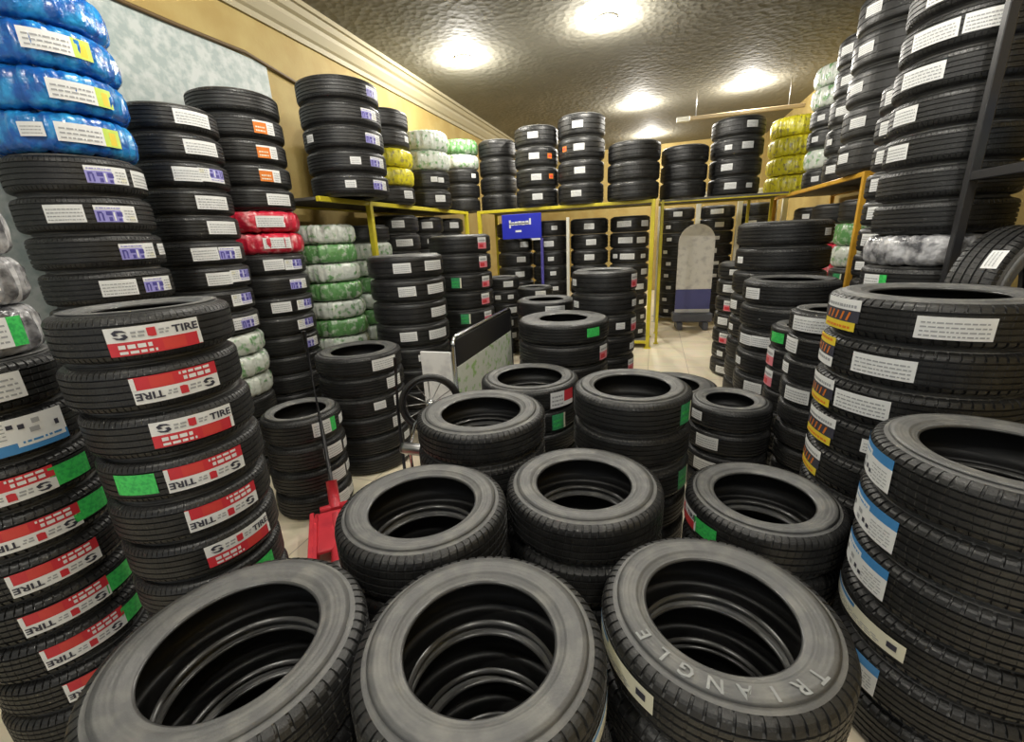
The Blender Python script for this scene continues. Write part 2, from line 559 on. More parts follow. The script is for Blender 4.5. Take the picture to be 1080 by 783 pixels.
def label_mesh(code, R, scale):
    key = ('label', code, round(R, 3), scale)
    if key in _cache:
        return _cache[key]
    dn, w, h, flip, _ = LABEL[code]
    w, h = w * scale, h * scale
    mb = MB()

    def P(u, v, lay):
        if flip:
            u, v = 1 - u, 1 - v
        a = (u - .5) * w / R
        r = R + .0012 + lay * .00035
        return (r * math.cos(a), r * math.sin(a), (v - .5) * h)
    lay = 0
    for it in design(dn):
        if it[0] == 'poly':
            n = len(it[1])
            cx, cy = sum(p[0] for p in it[1]) / n, sum(p[1] for p in it[1]) / n
            if n == 8:   # a bent bar: quads between its two sides
                q = it[1]
                vs = [P(x, y, 6) for x, y in q]
                mb.add(vs, [(0, 1, 7), (1, 6, 7), (1, 2, 6), (2, 3, 6), (3, 4, 6), (4, 5, 6)], M[it[2]])
            else:
                vs = [P(x, y, 5) for x, y in it[1]]
                mb.add(vs, [tuple(range(n))], M[it[2]])
            continue
        if it[0] == 'text':
            _, body, u, v, tw, th, mt = it
            vs, fs = word(body, .03)
            mx = max(x for x, y in vs)
            my = max(y for x, y in vs)
            mb.add([P(u + x / mx * tw, v + y / my * th, 6) for x, y in vs], fs, M[mt])
            continue
        u0, v0, u1, v1, mt = it
        n = max(1, int(abs(u1 - u0) * w / R / .06) + 1)
        small = (u1 - u0) * (v1 - v0) < .03
        ly = 4 if small else lay
        if not small:
            lay = min(lay + 1, 3)
        vs = []
        for i in range(n + 1):
            u = u0 + (u1 - u0) * i / n
            vs += [P(u, v0, ly), P(u, v1, ly)]
        fs = [(2 * i, 2 * i + 2, 2 * i + 3, 2 * i + 1) for i in range(n)]
        mb.add(vs, fs, M[mt])
    _cache[key] = mb.mesh('sticker')
    return _cache[key]


ORD = ['top', 'second', 'third', 'fourth', 'fifth', 'sixth', 'seventh', 'eighth', 'ninth', 'tenth', 'eleventh', 'twelfth', 'thirteenth',
       'fourteenth', 'fifteenth', 'sixteenth', 'seventeenth', 'eighteenth', 'nineteenth', 'twentieth']
WRAP = {'*b': ('blue', 'blue plastic film'), '*G': ('green', 'green and white film'), '*l': ('leaf', 'leaf-green film'), '*y': ('yellow', 'yellow film'), '*r': ('red', 'red film'), '*c': ('clear', 'silver film')}


def sticker_angle(x, y, s):
    return math.atan2(CAM.y - y, CAM.x - x) + math.asin(max(-.995, min(.995, s)))


def make_tyre(loc, R, W, rbf, style, codes, label, group, spin, tilt=None):
    """One tyre lying flat: sidewalls and bead, its tread, and each paper label as a child."""
    wrap = next((c for c in codes if c[0] == '*'), None)
    if wrap:
        o = link('wrapped_tyre', wrap_mesh(R, W, rbf, WRAP[wrap][0], int(spin * 100)), None, loc, spin)
        tag(o, label, 'wrapped tyre', group)
        Rl = R + .010
    else:
        side, tread = tyre_meshes(R, W, rbf, style)
        o = link('car_tyre', side, None, loc, spin)
        tag(o, label, 'tyre', group)
        link('tread', tread, o)
        Rl = R
    for c in codes:
        if c[0] == '*':
            continue
        kind, s = c.split('@')
        dz = 0.0
        if '/' in s:
            s, dz = s.split('/')
        k = round(min(1.0, W * .80 / LABEL[kind][2]), 2)
        st = link('sticker', label_mesh(kind, Rl, k), o, (0, 0, float(dz) * W))
        st['label'] = LABEL[kind][4]
        st.rotation_euler = (RNG.uniform(-.02, .02), RNG.uniform(-.02, .02), sticker_angle(loc[0], loc[1], float(s)) - spin)
    if tilt:
        o.rotation_euler = (tilt[0], tilt[1], spin)
    return o


def describe(codes):
    wrap = next((c for c in codes if c[0] == '*'), None)
    if wrap:
        return 'tyre in ' + WRAP[wrap][1]
    if codes:
        return 'black tyre, ' + LABEL[codes[0].split('@')[0]][4]
    return 'plain black tyre'


def make_stack(x, y, base, D, W, rbf, style, phrase, jit, tyres):
    """A pile of tyres, listed from the top; each one is a thing of its own."""
    R = D / 2
    n = len(tyres)
    for i, codes in enumerate(tyres):
        codes = codes.split()
        z = base + W * (n - 1 - i) + W / 2
        dx, dy = (RNG.uniform(-jit, jit), RNG.uniform(-jit, jit)) if i else (0, 0)
        label = f'{describe(codes)}, {ORD[i]} {"of" if i == 0 else "down in"} {phrase}'
        if len(label.split()) > 16:
            label = label.replace('black tyre, ', 'tyre, ').replace('upside-down ', 'flipped ')
        if len(label.split()) > 16:
            label = label.replace('red and white sticker', 'red-white sticker').replace('blue and white sticker', 'blue-white sticker').replace('green and white film', 'green-white film')
        make_tyre((x + dx, y + dy, z), R, W, rbf, style, codes, label, 'tyres of ' + phrase, RNG.uniform(0, 2 * PI))

# ------------------------------------------------------------------ the shop itself
XL, XR, Y0, Y1, ZC = -3.7, 2.75, -2.5, 14.5, 4.15
mb = MB(); mb.box((XL - .1, Y0, -.1), (XR + .1, Y1 + .1, 0), M['floor']); struct('floor', mb)
mb = MB(); mb.box((XL - .1, Y0, ZC), (XR + .1, Y1 + .1, ZC + .1), M['ceiling']); struct('ceiling', mb)
mb = MB(); mb.box((XL - .1, Y0, 0), (XL, Y1, ZC), M['wall']); struct('wall_left', mb)
mb = MB(); mb.box((XR, Y0, 0), (XR + .1, Y1, ZC), M['wall']); struct('wall_right', mb)
mb = MB(); mb.box((XL, Y1, 0), (XR, Y1 + .1, ZC), M['wall']); struct('wall_back', mb)


def cornice(name, x, d):
    mb = MB()
    pr = [(0, ZC - .30), (.03, ZC - .30), (.035, ZC - .25), (.06, ZC - .23), (.10, ZC - .16), (.105, ZC - .12), (.14, ZC - .10), (.17, ZC - .05), (.20, ZC - .045), (.20, ZC), (0, ZC)]
    vs = [(x + d * a, y, z) for y in (Y0, Y1) for a, z in pr]
    k = len(pr)
    mb.add(vs, [(i, (i + 1) % k, k + (i + 1) % k, k + i) for i in range(k)], M['cornice'])
    struct(name, mb)


cornice('trim_1', XL, 1)
mb = MB()   # marbled wall panel with its slim edge
mb.box((XL, Y0, .9), (XL + .02, 4.0, 3.48), M['panel'])
struct('trim_2', mb)
mb = MB()
mb.tube([(XL + .035, y, 3.505 + .02 * math.sin(y * 1.7)) for y in [Y0 + .25 * i for i in range(26)]] + [(XL + .03, 4.05, 3.47), (XL + .02, 4.4, 3.43), (XL + .02, 5.0, 3.45)], .016, M['cable'])
tag(mb.build('wall_cable'), 'brown cable running along the top edge of the pale wall panel', 'cable')

# ------------------------------------------------------------------ ceiling lamps
for i, (x, y, where) in enumerate([(-2.60, 6.45, 'above the yellow rack along the wall'), (-.64, 6.1, 'in mid ceiling, in front of the back rack'), (-.41, 10.0, 'beyond the back rack, over its rack-top piles'),
                                   (1.47, 9.65, 'past the batten, over the passage'), (-.22, 13.0, 'deepest in the shop near the end wall'),
                                   (-1.9, 2.4, 'overhead'), (.6, 2.4, 'overhead'), (-1.4, -.6, 'overhead'), (.9, -.6, 'overhead')]):
    t = empty('ceiling_lamp', (x, y, ZC))
    tag(t, f'round white recessed ceiling lamp {where}', 'lamp', 'round lamps in the ceiling' if i > 4 else None)
    r = MB(); r.lathe([(.125, 0), (.125, -.012), (.105, -.02), (.098, -.012)], M['white_paint'], 32); r.build('trim_ring', t)
    d = MB(); d.lathe([(.098, -.012), (.085, -.026), (.05, -.036), (.001, -.04)], M['lamp'], 32); d.build('diffuser', t)
    li = bpy.data.lights.new('lamp_light', 'POINT')
    li.energy = LAMP_W * (1.5 if y > 5 else 1.0)
    li.color = (1.0, .96, .88)
    li.shadow_soft_size = .07
    lo = bpy.data.objects.new('lamp_light', li)
    COL.objects.link(lo)
    lo.parent = t
    lo.location = (0, 0, -.085)


# ------------------------------------------------------------------ racks
def rack(name, label, x0, x1, y0, y1, posts, beams, paint, shelf_z, cat='rack', r=.028):
    t = empty(name, ((x0 + x1) / 2, (y0 + y1) / 2, 0))
    tag(t, label, cat)
    ox, oy = t.location.x, t.location.y
    for px, py, pz in posts:
        b = MB(); b.box((px - r - ox, py - r - oy, 0), (px + r - ox, py + r - oy, pz), M[paint], .004)
        b.box((px - r * 1.9 - ox, py - r * 1.9 - oy, 0), (px + r * 1.9 - ox, py + r * 1.9 - oy, .012), M[paint]); b.build('post', t)
    for (ax, ay, bx, by, z) in beams:
        b = MB(); b.box((min(ax, bx) - r * .8 - ox, min(ay, by) - r * .8 - oy, z - .045), (max(ax, bx) + r * .8 - ox, max(ay, by) + r * .8 - oy, z), M[paint], .004); b.build('beam', t)
    for z in shelf_z:
        b = MB(); b.box((x0 - ox + .001, y0 - oy + .001, z - .025), (x1 - ox - .001, y1 - oy - .001, z), M['shelf']); b.build('shelf_board', t)
    return t


rack('yellow_rack', 'long yellow steel rack against the wall, piled with tyres', -3.56, -2.90, 3.50, 6.90,
     [(-2.90, 4.25, 2.2), (-2.90, 6.86, 2.2), (-3.53, 3.53, 2.2), (-3.53, 6.86, 2.2)],
     [(-2.90, 3.50, -2.90, 6.89, 2.2), (-3.53, 3.50, -3.53, 6.89, 2.2)], 'yellow_paint', (.12, 2.199))
rack('yellow_rack', 'yellow steel rack across the shop holding the blue sign', -2.72, .0, 6.98, 7.85,
     [(-2.72, 6.98, 2.2), (-.03, 6.98, 2.2), (-2.72, 7.82, 2.2), (-.03, 7.82, 2.2)],
     [(-2.72, 6.98, -.03, 6.98, 2.2), (-2.72, 7.82, -.03, 7.82, 2.2), (-.03, 6.98, -.03, 7.82, 2.2), (-2.72, 6.98, -.03, 6.98, .12)], 'yellow_paint', (.12, 2.199))
rack('overhead_rack', 'pale yellow overhead shelf frame spanning the passage', .06, 1.74, 7.28, 8.15,
     [(.10, 7.30, 2.2), (.10, 8.12, 2.2), (1.72, 8.12, 2.2), (1.4, 8.12, 2.2)],
     [(.06, 7.30, 1.74, 7.30, 2.2), (.06, 8.12, 1.74, 8.12, 2.2)], 'yellow_paint', (2.199,), r=.02)
rack('amber_rack', 'amber steel rack with an open front on the aisle', 1.86, 2.70, 5.18, 8.6,
     [(1.86, 5.2, 2.2), (2.66, 5.2, 2.2), (1.86, 8.56, 2.2), (2.66, 8.56, 2.2)],
     [(1.86, 5.2, 1.86, 8.56, 2.2), (2.66, 5.2, 2.66, 8.56, 2.2), (1.86, 5.2, 2.66, 5.2, 2.2)], 'amber_paint', (.10, 2.199), r=.025)
rack('white_rack', 'white steel rack deep behind the display stand', .08, 2.2, 9.22, 9.9,
     [(.10, 9.24, 2.4), (.76, 9.2, 2.4), (1.45, 9.2, 2.4), (2.16, 9.2, 2.4), (.10, 9.88, 2.4), (2.16, 9.88, 2.4)],
     [(.10, 9.2, 2.16, 9.2, 2.4), (.10, 9.88, 2.16, 9.88, 2.4)], 'white_paint', (.10,), r=.04)
rack('black_rack', 'black steel shelving post and shelves beside the tall pile', 1.55, 2.70, 1.95, 3.04,
     [(1.545, 3.03, 3.3), (2.68, 3.03, 3.3), (2.68, 1.97, 3.3)],
     [(1.545, 3.03, 2.68, 3.03, 1.97), (1.545, 1.97, 1.545, 3.03, 1.97), (1.545, 3.03, 2.68, 3.03, 1.02)], 'black_paint', (1.02, 1.969), r=.022)
mb = MB(); mb.box((-.022, -.012, 0), (.022, .012, 2.02), M['white_paint'], .003)
tag(mb.build('white_post', None, (-1.26, 6.90, .0)), 'slim white upright post standing before the back rack', 'post')

# ------------------------------------------------------------------ every pile of tyres
PILES = {}


def build_piles():
    for key, x, y, base, D, W, rbf, style, phrase, jit, tyres in STACKS:
        make_stack(x, y, base, D, W, rbf, style, phrase, jit, tyres)
        PILES[key] = (x, y, base, D, W, len(tyres), rbf)


STACKS = [
    ('F1', -1.034, 0.632, 0, 0.68, 0.1890, 0.62, 'block', 'the front-row stack beside the green-stickered tyres', 0.006,
     ['', '', '', '']),
    ('F2', -0.381, 0.786, 0, 0.64, 0.1971, 0.6, 'block', 'the middle stack of the front row', 0.006,
     ['t@.97/-.1', '', '', '']),
    ('F3', 0.219, 1.086, 0, 0.64, 0.1863, 0.61, 'block', 'the front-row stack lettered on its sidewall', 0.006,
     ['t@-.80/.05', '', '', '']),
    ('F4', -0.823, 1.297, 0, 0.66, 0.1963, 0.62, 'slant', 'the second-row stack beside the red jack', 0.006,
     ['', 'w@-.45', '', '']),
    ('F5', -0.243, 1.644, 0, 0.66, 0.1889, 0.6, 'slant', 'the middle stack of the second row', 0.006,
     ['', '', '', '']),
    ('F6', 0.515, 1.941, 0, 0.64, 0.2042, 0.62, 'slant', 'the second-row stack beside the blue-stickered pile', 0.006,
     ['r@-.93 g@-.62', '', '']),
    ('F7', -0.862, 2.047, 0, 0.7, 0.1748, 0.61, 'slant', 'the third-row stack beside the spoked wheel', 0.006,
     ['', '', '', '', '']),
    ('F8', -0.084, 2.382, 0, 0.64, 0.1902, 0.64, 'rib', 'the third-row stack with green stickers', 0.006,
     ['d@.86', '', 'd@.88', '', '']),
    ('F9', -0.815, 2.882, 0, 0.7, 0.1613, 0.66, 'rib', 'the stack touching the black board', 0.006,
     ['k@.62', 'd@.55', '', '', '']),
    ('F10', -0.720, 3.681, 0, 0.775, 0.1820, 0.52, 'rib', 'the stack just past the black board', 0.006,
     ['g@.62', 'p@.86', '', '', '', '']),
    ('F11', 0.535, 3.053, 0, 0.52, 0.1641, 0.56, 'rib', 'the small open stack beside the aisle', 0.006,
     ['w@-.72', 'w@-.95 W@-.45', 'W@-.45', 'w@-.5']),
    ('F12', 0.206, 3.703, 0, 0.7, 0.1769, 0.58, 'rib', 'the low stack where the aisle ends', 0.006,
     ['', '', '']),
    ('R1', 1.038, 1.550, 0, 0.635, 0.1805, 0.62, 'block', 'the blue-stickered corner pile', 0.006,
     ['c@-.90', 'c@-.80', 'c@-.80', 't@-.72', 'c@-.70', '']),
    ('R2', 1.161, 2.330, 0, 0.74, 0.1819, 0.6, 'block', 'the yellow-stickered pile', 0.006,
     ['y@-.80 X@.20', 'yf@-.93 X@-.30', 'y@-.88 X@-.42', 'y@-.82 w@-.2', 'y@-.9', '', '', '']),
    ('R3', 1.022, 2.961, 0, 0.44, 0.1418, 0.58, 'rib', 'the narrow pile behind the yellow-stickered pile', 0.006,
     ['X@-.5', 'W@-.9', 'w@-.92', 'W@-.55', '', '', '', '', '']),
    ('R3b', 1.062, 3.473, 0, 0.46, 0.1548, 0.58, 'far', 'the pile squeezed behind the narrow pile', 0.006,
     ['g@-.78', 'p@-.92', 'p@-.9', '', '', '', '']),
    ('R4', 1.066, 4.056, 0, 0.68, 0.1924, 0.66, 'rib', 'the wide open pile in mid shop', 0.006,
     ['W@-.75', '', 'W@-.8 W@-.45', 'w@-.9', 'W@-.5', '', '']),
    ('R4b', 1.187, 4.973, 0, 0.8, 0.2241, 0.62, 'rib', 'the tall pile behind the wide open pile', 0.006,
     ['w@.85', 'w@-.85', '', 'W@-.9', 'w@-.9', '', '', '']),
    ('R4c', 1.116, 5.871, 0, 0.72, 0.1951, 0.6, 'far', 'the labelled pile at the aisle side', 0.006,
     ['w@-.5', 'W@-.6', 'p@-.55', 'W@-.7', 'p@-.6', 'w@-.7', 'W@-.6']),
    ('R5', 1.640, 3.450, 0, 0.64, 0.1850, 0.6, 'rib', 'the tall pile behind the black post', 0.006,
     ['X@-.4', 'X@-.4', 'X@-.45', 'X@-.55 W@.05', 'X@-.6', 'W@-.75', 'W@-.78', '', '', '*c', 'G@-.72', 'G@-.7', '', '', '', '', '', '']),
    ('R6c', 1.780, 4.120, 0, 0.56, 0.1900, 0.6, 'far', 'the pile between amber post and black post', 0.006,
     ['W@-.72', 'W@-.7', 'W@-.72', 'W@-.68', 'W@-.66', 'W@-.7', 'w@-.8', '', '', '', '', '', '', '']),
    ('R6a', 2.100, 5.550, 2.2, 0.74, 0.3000, 0.6, 'far', 'the big-tyre pile on the amber rack', 0.006,
     ['W@-.7', 'W@-.72', 'W@-.8', 'W@-.65', 'W@-.85']),
    ('R6b', 2.200, 6.550, 2.2, 0.62, 0.3000, 0.6, 'far', 'the five-tyre pile on the amber rack', 0.006,
     ['W@-.75', 'W@-.6', 'W@-.6', 'w@-.85', 'W@-.7']),
    ('R6d', 2.200, 7.300, 2.2, 0.62, 0.2400, 0.6, 'far', 'the pile beside the yellow wrapped tyres', 0.006,
     ['*G', '*G', 'w@-.6', 'w@-.7', '*G', 'w@-.5']),
    ('B6', 1.950, 8.200, 2.2, 0.66, 0.2650, 0.6, 'far', 'the all-yellow pile up on the rack', 0.006,
     ['*y', '*y', '*y', '*y']),
    ('L1', -2.165, 0.766, 0, 0.5, 0.1620, 0.6, 'block', 'the red-and-green-labelled pile', 0.006,
     ['X@.0', 'cf@.22', 'rf@-.08 g@.56', 'rf@.02 g@.62', 'rf@.10', 'rf@.05 g@.68', 'rf@.10 g@.72', 'rf@.12', '']),
    ('L1b', -2.165, 0.766, 1.458, 0.42, 0.1600, 0.6, 'far', 'the small film-wrapped pile on the labelled pile', 0.004,
     ['*c g@.5', '*c w@.45', '*c G@.4']),
    ('L2', -1.658, 1.037, 0, 0.5, 0.1596, 0.6, 'rib', 'the red-labelled pile', 0.006,
     ['r@.05', 'rf@.17', 'r@.18', 'rf@.17 g@-.62', 'rf@.28', 'r@.36', 'g@.52', '', '', '']),
    ('L3', -3.010, 1.750, 0, 0.58, 0.1880, 0.6, 'rib', 'the wall pile topped with blue film', 0.006,
     ['*b', '*b u@.25', '*b u@.40', '*b w@-.35 u@.35', 'b@.42 W@.90', 'W@-.30 b@.40', 'b@.55 w@.93', 'W@.1 b@.72', 'b@.6', '', '', '', '', '', '', '']),
    ('L4', -3.140, 2.444, 0, 0.56, 0.1667, 0.6, 'rib', 'the wall pile beside the blue film', 0.006,
     ['X@.5', 'X@.55', 'W@.12 bf@.62', 'X@.55', 'X@.62', 'W@.1 b@.66', 'W@.25 bf@.75', 'bf@.7', 'W@.3 b@.75', '*G', '*G', '*G', '', '', '', '']),
    ('L5', -3.239, 3.094, 0, 0.64, 0.1719, 0.6, 'rib', 'the wall pile with orange stickers', 0.006,
     ['', 'o@.55', 'o@.55', 'o@.5', 'X@.62', '*r X@.3', '*r X@.35', 'W@.2 bf@.68', 'b@.7', 'W@.15 bf@.75', 'bf@.7', 'b@.75', '', '', '', '', '']),
    ('L6', -2.870, 3.940, 2.2, 0.72, 0.1960, 0.6, 'rib', 'the five-tyre pile on the yellow rack', 0.006,
     ['b@.85', 'b@.7', 'w@-.8 b@.72', 'w@.2 b@.75', 'w@.0 b@.75']),
    ('L7', -3.080, 4.950, 2.2, 0.62, 0.2000, 0.6, 'far', 'the black-and-yellow pile on the rack', 0.006,
     ['', 'w@.9', '*y', '*y', 'W@.75']),
    ('L8', -3.080, 6.000, 2.2, 0.62, 0.2450, 0.6, 'far', 'the pile topped with two green-white tyres', 0.006,
     ['*G', '*G', 'w@.3 w@.6', 'W@.5']),
    ('L9', -3.080, 7.150, 2.2, 0.62, 0.2150, 0.6, 'far', 'the corner pile topped with green film', 0.006,
     ['*l', '*G', 'w@.7', '', '']),
    ('L10', -2.540, 7.510, 2.2, 0.62, 0.2700, 0.6, 'far', 'the plain pile in the rack corner', 0.006,
     ['', '', '', '']),
    ('B1', -1.800, 7.230, 2.2, 0.67, 0.2850, 0.6, 'far', 'the rack-top pile with orange tags', 0.006,
     ['W@-.15', 'W@-.1 s@.6', 'W@-.05 s@.62', 'W@0']),
    ('B2', -1.100, 7.180, 2.2, 0.69, 0.3020, 0.6, 'far', 'the tallest pile on the back rack', 0.006,
     ['W@-.15', 'W@-.1 s@-.7', 'W@-.05', 'W@-.2']),
    ('B3', -0.330, 7.170, 2.2, 0.74, 0.2600, 0.6, 'far', 'the plain three-tyre pile by the rack end', 0.006,
     ['', '', '']),
    ('B4', 0.380, 7.550, 2.2, 0.66, 0.2400, 0.6, 'far', 'the plain pile over the passage', 0.006,
     ['', '', '']),
    ('B5', 1.090, 7.700, 2.2, 0.7, 0.2580, 0.6, 'far', 'the four-tyre pile over the passage', 0.006,
     ['W@.5', 'w@-.3 W@.4', 'W@-.3', 'W@-.1 w@.6']),
    ('L11', -2.232, 3.729, 0, 0.7, 0.2073, 0.6, 'far', 'the pile before the yellow rack', 0.006,
     ['W@-.1 X@.72', 'W@-.05 X@.72', 'X@.75', 'W@-.15 X@.65', 'w@.2', '', '', '']),
    ('L12', -2.224, 2.847, 0, 0.66, 0.1618, 0.62, 'rib', 'the open pile behind the jack handle', 0.006,
     ['X@.55', 'W@.7', 'w@.3 W@.8', 'W@.72', 'w@.85', 'w@.8']),
    ('L13', -2.230, 2.167, 0, 0.5, 0.1809, 0.64, 'rib', 'the short pile behind the red jack', 0.006,
     ['G@.50 w@.95', 'W@.6 w@.95', 'W@.62 w@.95', 'W@.6 w@.9']),
    ('L14', -2.114, 4.753, 0, 0.7, 0.2022, 0.6, 'far', 'the pink-labelled pile', 0.006,
     ['p@.7', 'p@.72', 'd@-.2 p@.75', 'p@.7', 'd@0 p@.75', 'p@.8', '', '', '']),
    ('L15', -2.220, 6.550, 0, 0.5, 0.2000, 0.6, 'far', 'the small pile in the rack corner', 0.006,
     ['W@.3', 'w@.4 w@-.4', 'W@.5', 'W@.2', 'W@.4', '']),
    ('L16', -1.620, 6.200, 0, 0.52, 0.1800, 0.6, 'far', 'the low pile under the blue sign', 0.006,
     ['W@.3', 'W@-.2 w@.5', 'W@.4', 'W@.1', 'w@.5', '']),
    ('B7', -0.445, 4.356, 0, 0.62, 0.2043, 0.6, 'far', 'the pile with white side tags mid shop', 0.006,
     ['p@.9 w@-.9', 'w@.9 w@-.85', 'w@.5 p@.92', 'w@.9', 'p@.9', 'p@.9', 'w@.9']),
    ('B8', -1.127, 4.778, 0, 0.66, 0.1831, 0.6, 'far', 'the pile beneath the white rack post', 0.006,
     ['X@.3', 'w@.2', '', '', '', '']),
    ('Q1', -3.200, 3.860, 0.12, 0.56, 0.1850, 0.6, 'far', 'the green film pile under the rack', 0.006,
     ['*G', '*l', '*G', '*l', '*G', '*l', '*G', '*l', '*G', '*l']),
    ('Q1b', -3.200, 4.520, 0.12, 0.56, 0.1850, 0.6, 'far', 'the mixed film pile inside the yellow rack', 0.006,
     ['', '*G', '*G', '*l', '*G', '*l', '*G', '*l', '*G', '*l']),
    ('Q2', -3.200, 5.220, 0.12, 0.58, 0.2200, 0.6, 'far', 'the shelf pile behind the yellow beam', 0.006,
     ['W@.1', 'X@.3', 'W@.6', '', '', '', '', '', '']),
    ('Q3', -3.200, 5.950, 0.12, 0.58, 0.2200, 0.6, 'far', 'the second shelf pile along the rack', 0.006,
     ['W@.2', 'w@.3 w@.6', 'W@.5', '', '', '', '', '', '']),
    ('Q4', -3.200, 6.680, 0.12, 0.58, 0.2200, 0.6, 'far', 'the third shelf pile along the rack', 0.006,
     ['W@.5', 'W@.6', 'W@.4', '', '', '', '', '', '']),
    ('Q5', -2.250, 7.360, 0.12, 0.6, 0.2350, 0.6, 'far', 'the shelf pile behind the blue sign', 0.006,
     ['', 'W@.5', 'W@.3', 'W@.2', 'X@.4', 'W@.3', '', '']),
    ('Q6', -1.630, 7.360, 0.12, 0.6, 0.2350, 0.6, 'far', 'the shelf pile beside the sign panel', 0.006,
     ['w@.2', 'W@-.1', 'w@0', 'w@.1', 'w@.2', '', '', '']),
    ('Q7', -1.000, 7.360, 0.12, 0.6, 0.2350, 0.6, 'far', 'the shelf pile beside the white pole', 0.006,
     ['W@0', 'W@.1', 'W@0', 'w@.3', 'w@.2', '', '', '']),
    ('Q8', -0.370, 7.360, 0.12, 0.6, 0.2350, 0.6, 'far', 'the shelf pile inside the rack end', 0.006,
     ['X@-.3 W@.75', 'X@-.2 W@.6', 'w@-.7 X@-.1 w@.7', 'w@-.6 W@.8', 'W@.6', 'w@.7', 'w@.8', 'w@.7']),
    ('P1', 0.420, 9.550, 0.1, 0.62, 0.2300, 0.6, 'far', 'the pile behind the display stand', 0.006,
     ['W@0', 'w@-.5', 'w@-.4', 'w@-.6', 'w@-.4', 'w@-.5', 'w@-.3', 'w@-.5', 'w@-.4']),
    ('P2', 1.120, 9.550, 0.1, 0.62, 0.2300, 0.6, 'far', 'the pile past the white frame', 0.006,
     ['X@0', 'W@.2', 'w@.1', 'W@-.1', 'w@.2', 'w@.1', '', '', '']),
    ('P3', 1.800, 9.550, 0.1, 0.62, 0.2300, 0.6, 'far', 'the last pile in the white frame', 0.006,
     ['', 'W@-.2', 'W@.2', 'w@0', '', '', '', '', '']),
    ('Q9', 2.220, 7.550, 0.1, 0.62, 0.2350, 0.6, 'far', 'the red film pile in the amber rack', 0.006,
     ['w@-.5', '*r', '*r', '*r', '*l', '', '', '']),
    ('Q10', 2.220, 6.750, 0.1, 0.62, 0.2350, 0.6, 'far', 'the mixed pile in the amber rack', 0.006,
     ['', '*G', '*r', '*r', 'd@-.7', 'w@-.6', '', '']),
    ('Q11', 2.220, 5.850, 0.1, 0.62, 0.2350, 0.6, 'far', 'the green film pile in the amber rack', 0.006,
     ['', '*l', '*G', 'd@-.7', 'w@-.5', '', '', '']),
]
build_piles()


def top_tyre(key):
    x, y, base, D, W, n, rbf = PILES[key]
    z = base + W * (n - .5)
    return next(o for o in COL.objects if o.get('category') == 'tyre' and abs(o.location.x - x) < .001 and abs(o.location.y - y) < .001 and abs(o.location.z - z) < .001)


def sidewall_word(key, body, a0, da, height, mt):
    """Raised letters round the upper sidewall, tops outward."""
    o = top_tyre(key)
    x, y, base, D, W, n, rbf = PILES[key]
    R = D / 2
    prof = sidewall_profile(R, W, R * rbf)[0:14]
    rm = R * rbf + (R - R * rbf) * .31
    mb = MB()
    for i, ch in enumerate(body):
        vs, fs = word(ch, .02)
        mx = max(v[0] for v in vs) + min(v[0] for v in vs)
        a = a0 - da * i
        pts = []
        for u, v in vs:
            r = rm + v / .7 * height
            t = a - (u - mx / 2) / .7 * height / (rm + height / 2)
            q = next(k for k in range(len(prof) - 1) if prof[k][0] >= r >= prof[k + 1][0])
            f = (prof[q][0] - r) / (prof[q][0] - prof[q + 1][0])
            z = prof[q][1] * (1 - f) + prof[q + 1][1] * f + .004
            pts.append((r * math.cos(t), r * math.sin(t), z))
        mb.add(pts, fs, M[mt])
    s = mb.build('lettering', o, None, -o.rotation_euler.z)
    s['label'] = 'pale raised lettering'


sidewall_word('F3', 'TRIANGLE', math.radians(-41), math.radians(14.5), .036, 'letter')

# upright tyre on the black shelf, seen on its tread
R_, W_ = .34, .23
o = make_tyre((1.72, 2.84, 1.02 + R_), R_, W_, .6, 'slant', [], 'black tyre standing upright on the black shelf', None, 0)
o.rotation_euler = (0, PI / 2, math.radians(-60))
st = link('sticker', label_mesh('w', R_, 1.0), o, (0, 0, .06))
st['label'] = 'small white sticker'
st.rotation_euler = (0, 0, math.radians(235))
make_stack(1.98, 2.70, 1.97, .56, .19, .6, 'far', 'the pair on the upper black shelf', 0, ['*b', '*G'])


# ------------------------------------------------------------------ blue sign on the rack
t = empty('blue_sign', (-2.0, 6.93, 1.93))
tag(t, 'blue shop sign with white script hung on the back rack', 'sign')
b = MB(); b.box((-.32, -.012, -.185), (.32, .012, .185), M['signblue'], .004)
for x, w, z0, z1 in [(-.20, .028, -.02, .10), (-.165, .05, .02, .07), (-.105, .045, .02, .075), (-.05, .05, .025, .08), (.01, .05, .02, .075), (.07, .05, .025, .08), (.13, .028, .02, .115)]:
    b.box((x, -.0145, z0), (x + w, -.0122, z1), M['white'])
for x in (-.20, -.165, -.105, -.05, .01, .07):
    b.box((x, -.0145, .035), (x + .06, -.0122, .052), M['white'])
b.box((-.10, -.0145, -.085), (.0, -.0122, -.055), M['white'])
b.build('panel', t)
b = MB()
b.box((.30, -.010, -1.15), (.345, .010, -.19), M['navy'], .002)
b.box((.16, -.010, -.215), (.30, .010, -.186), M['white'], .002)
b.build('side_strip', t)

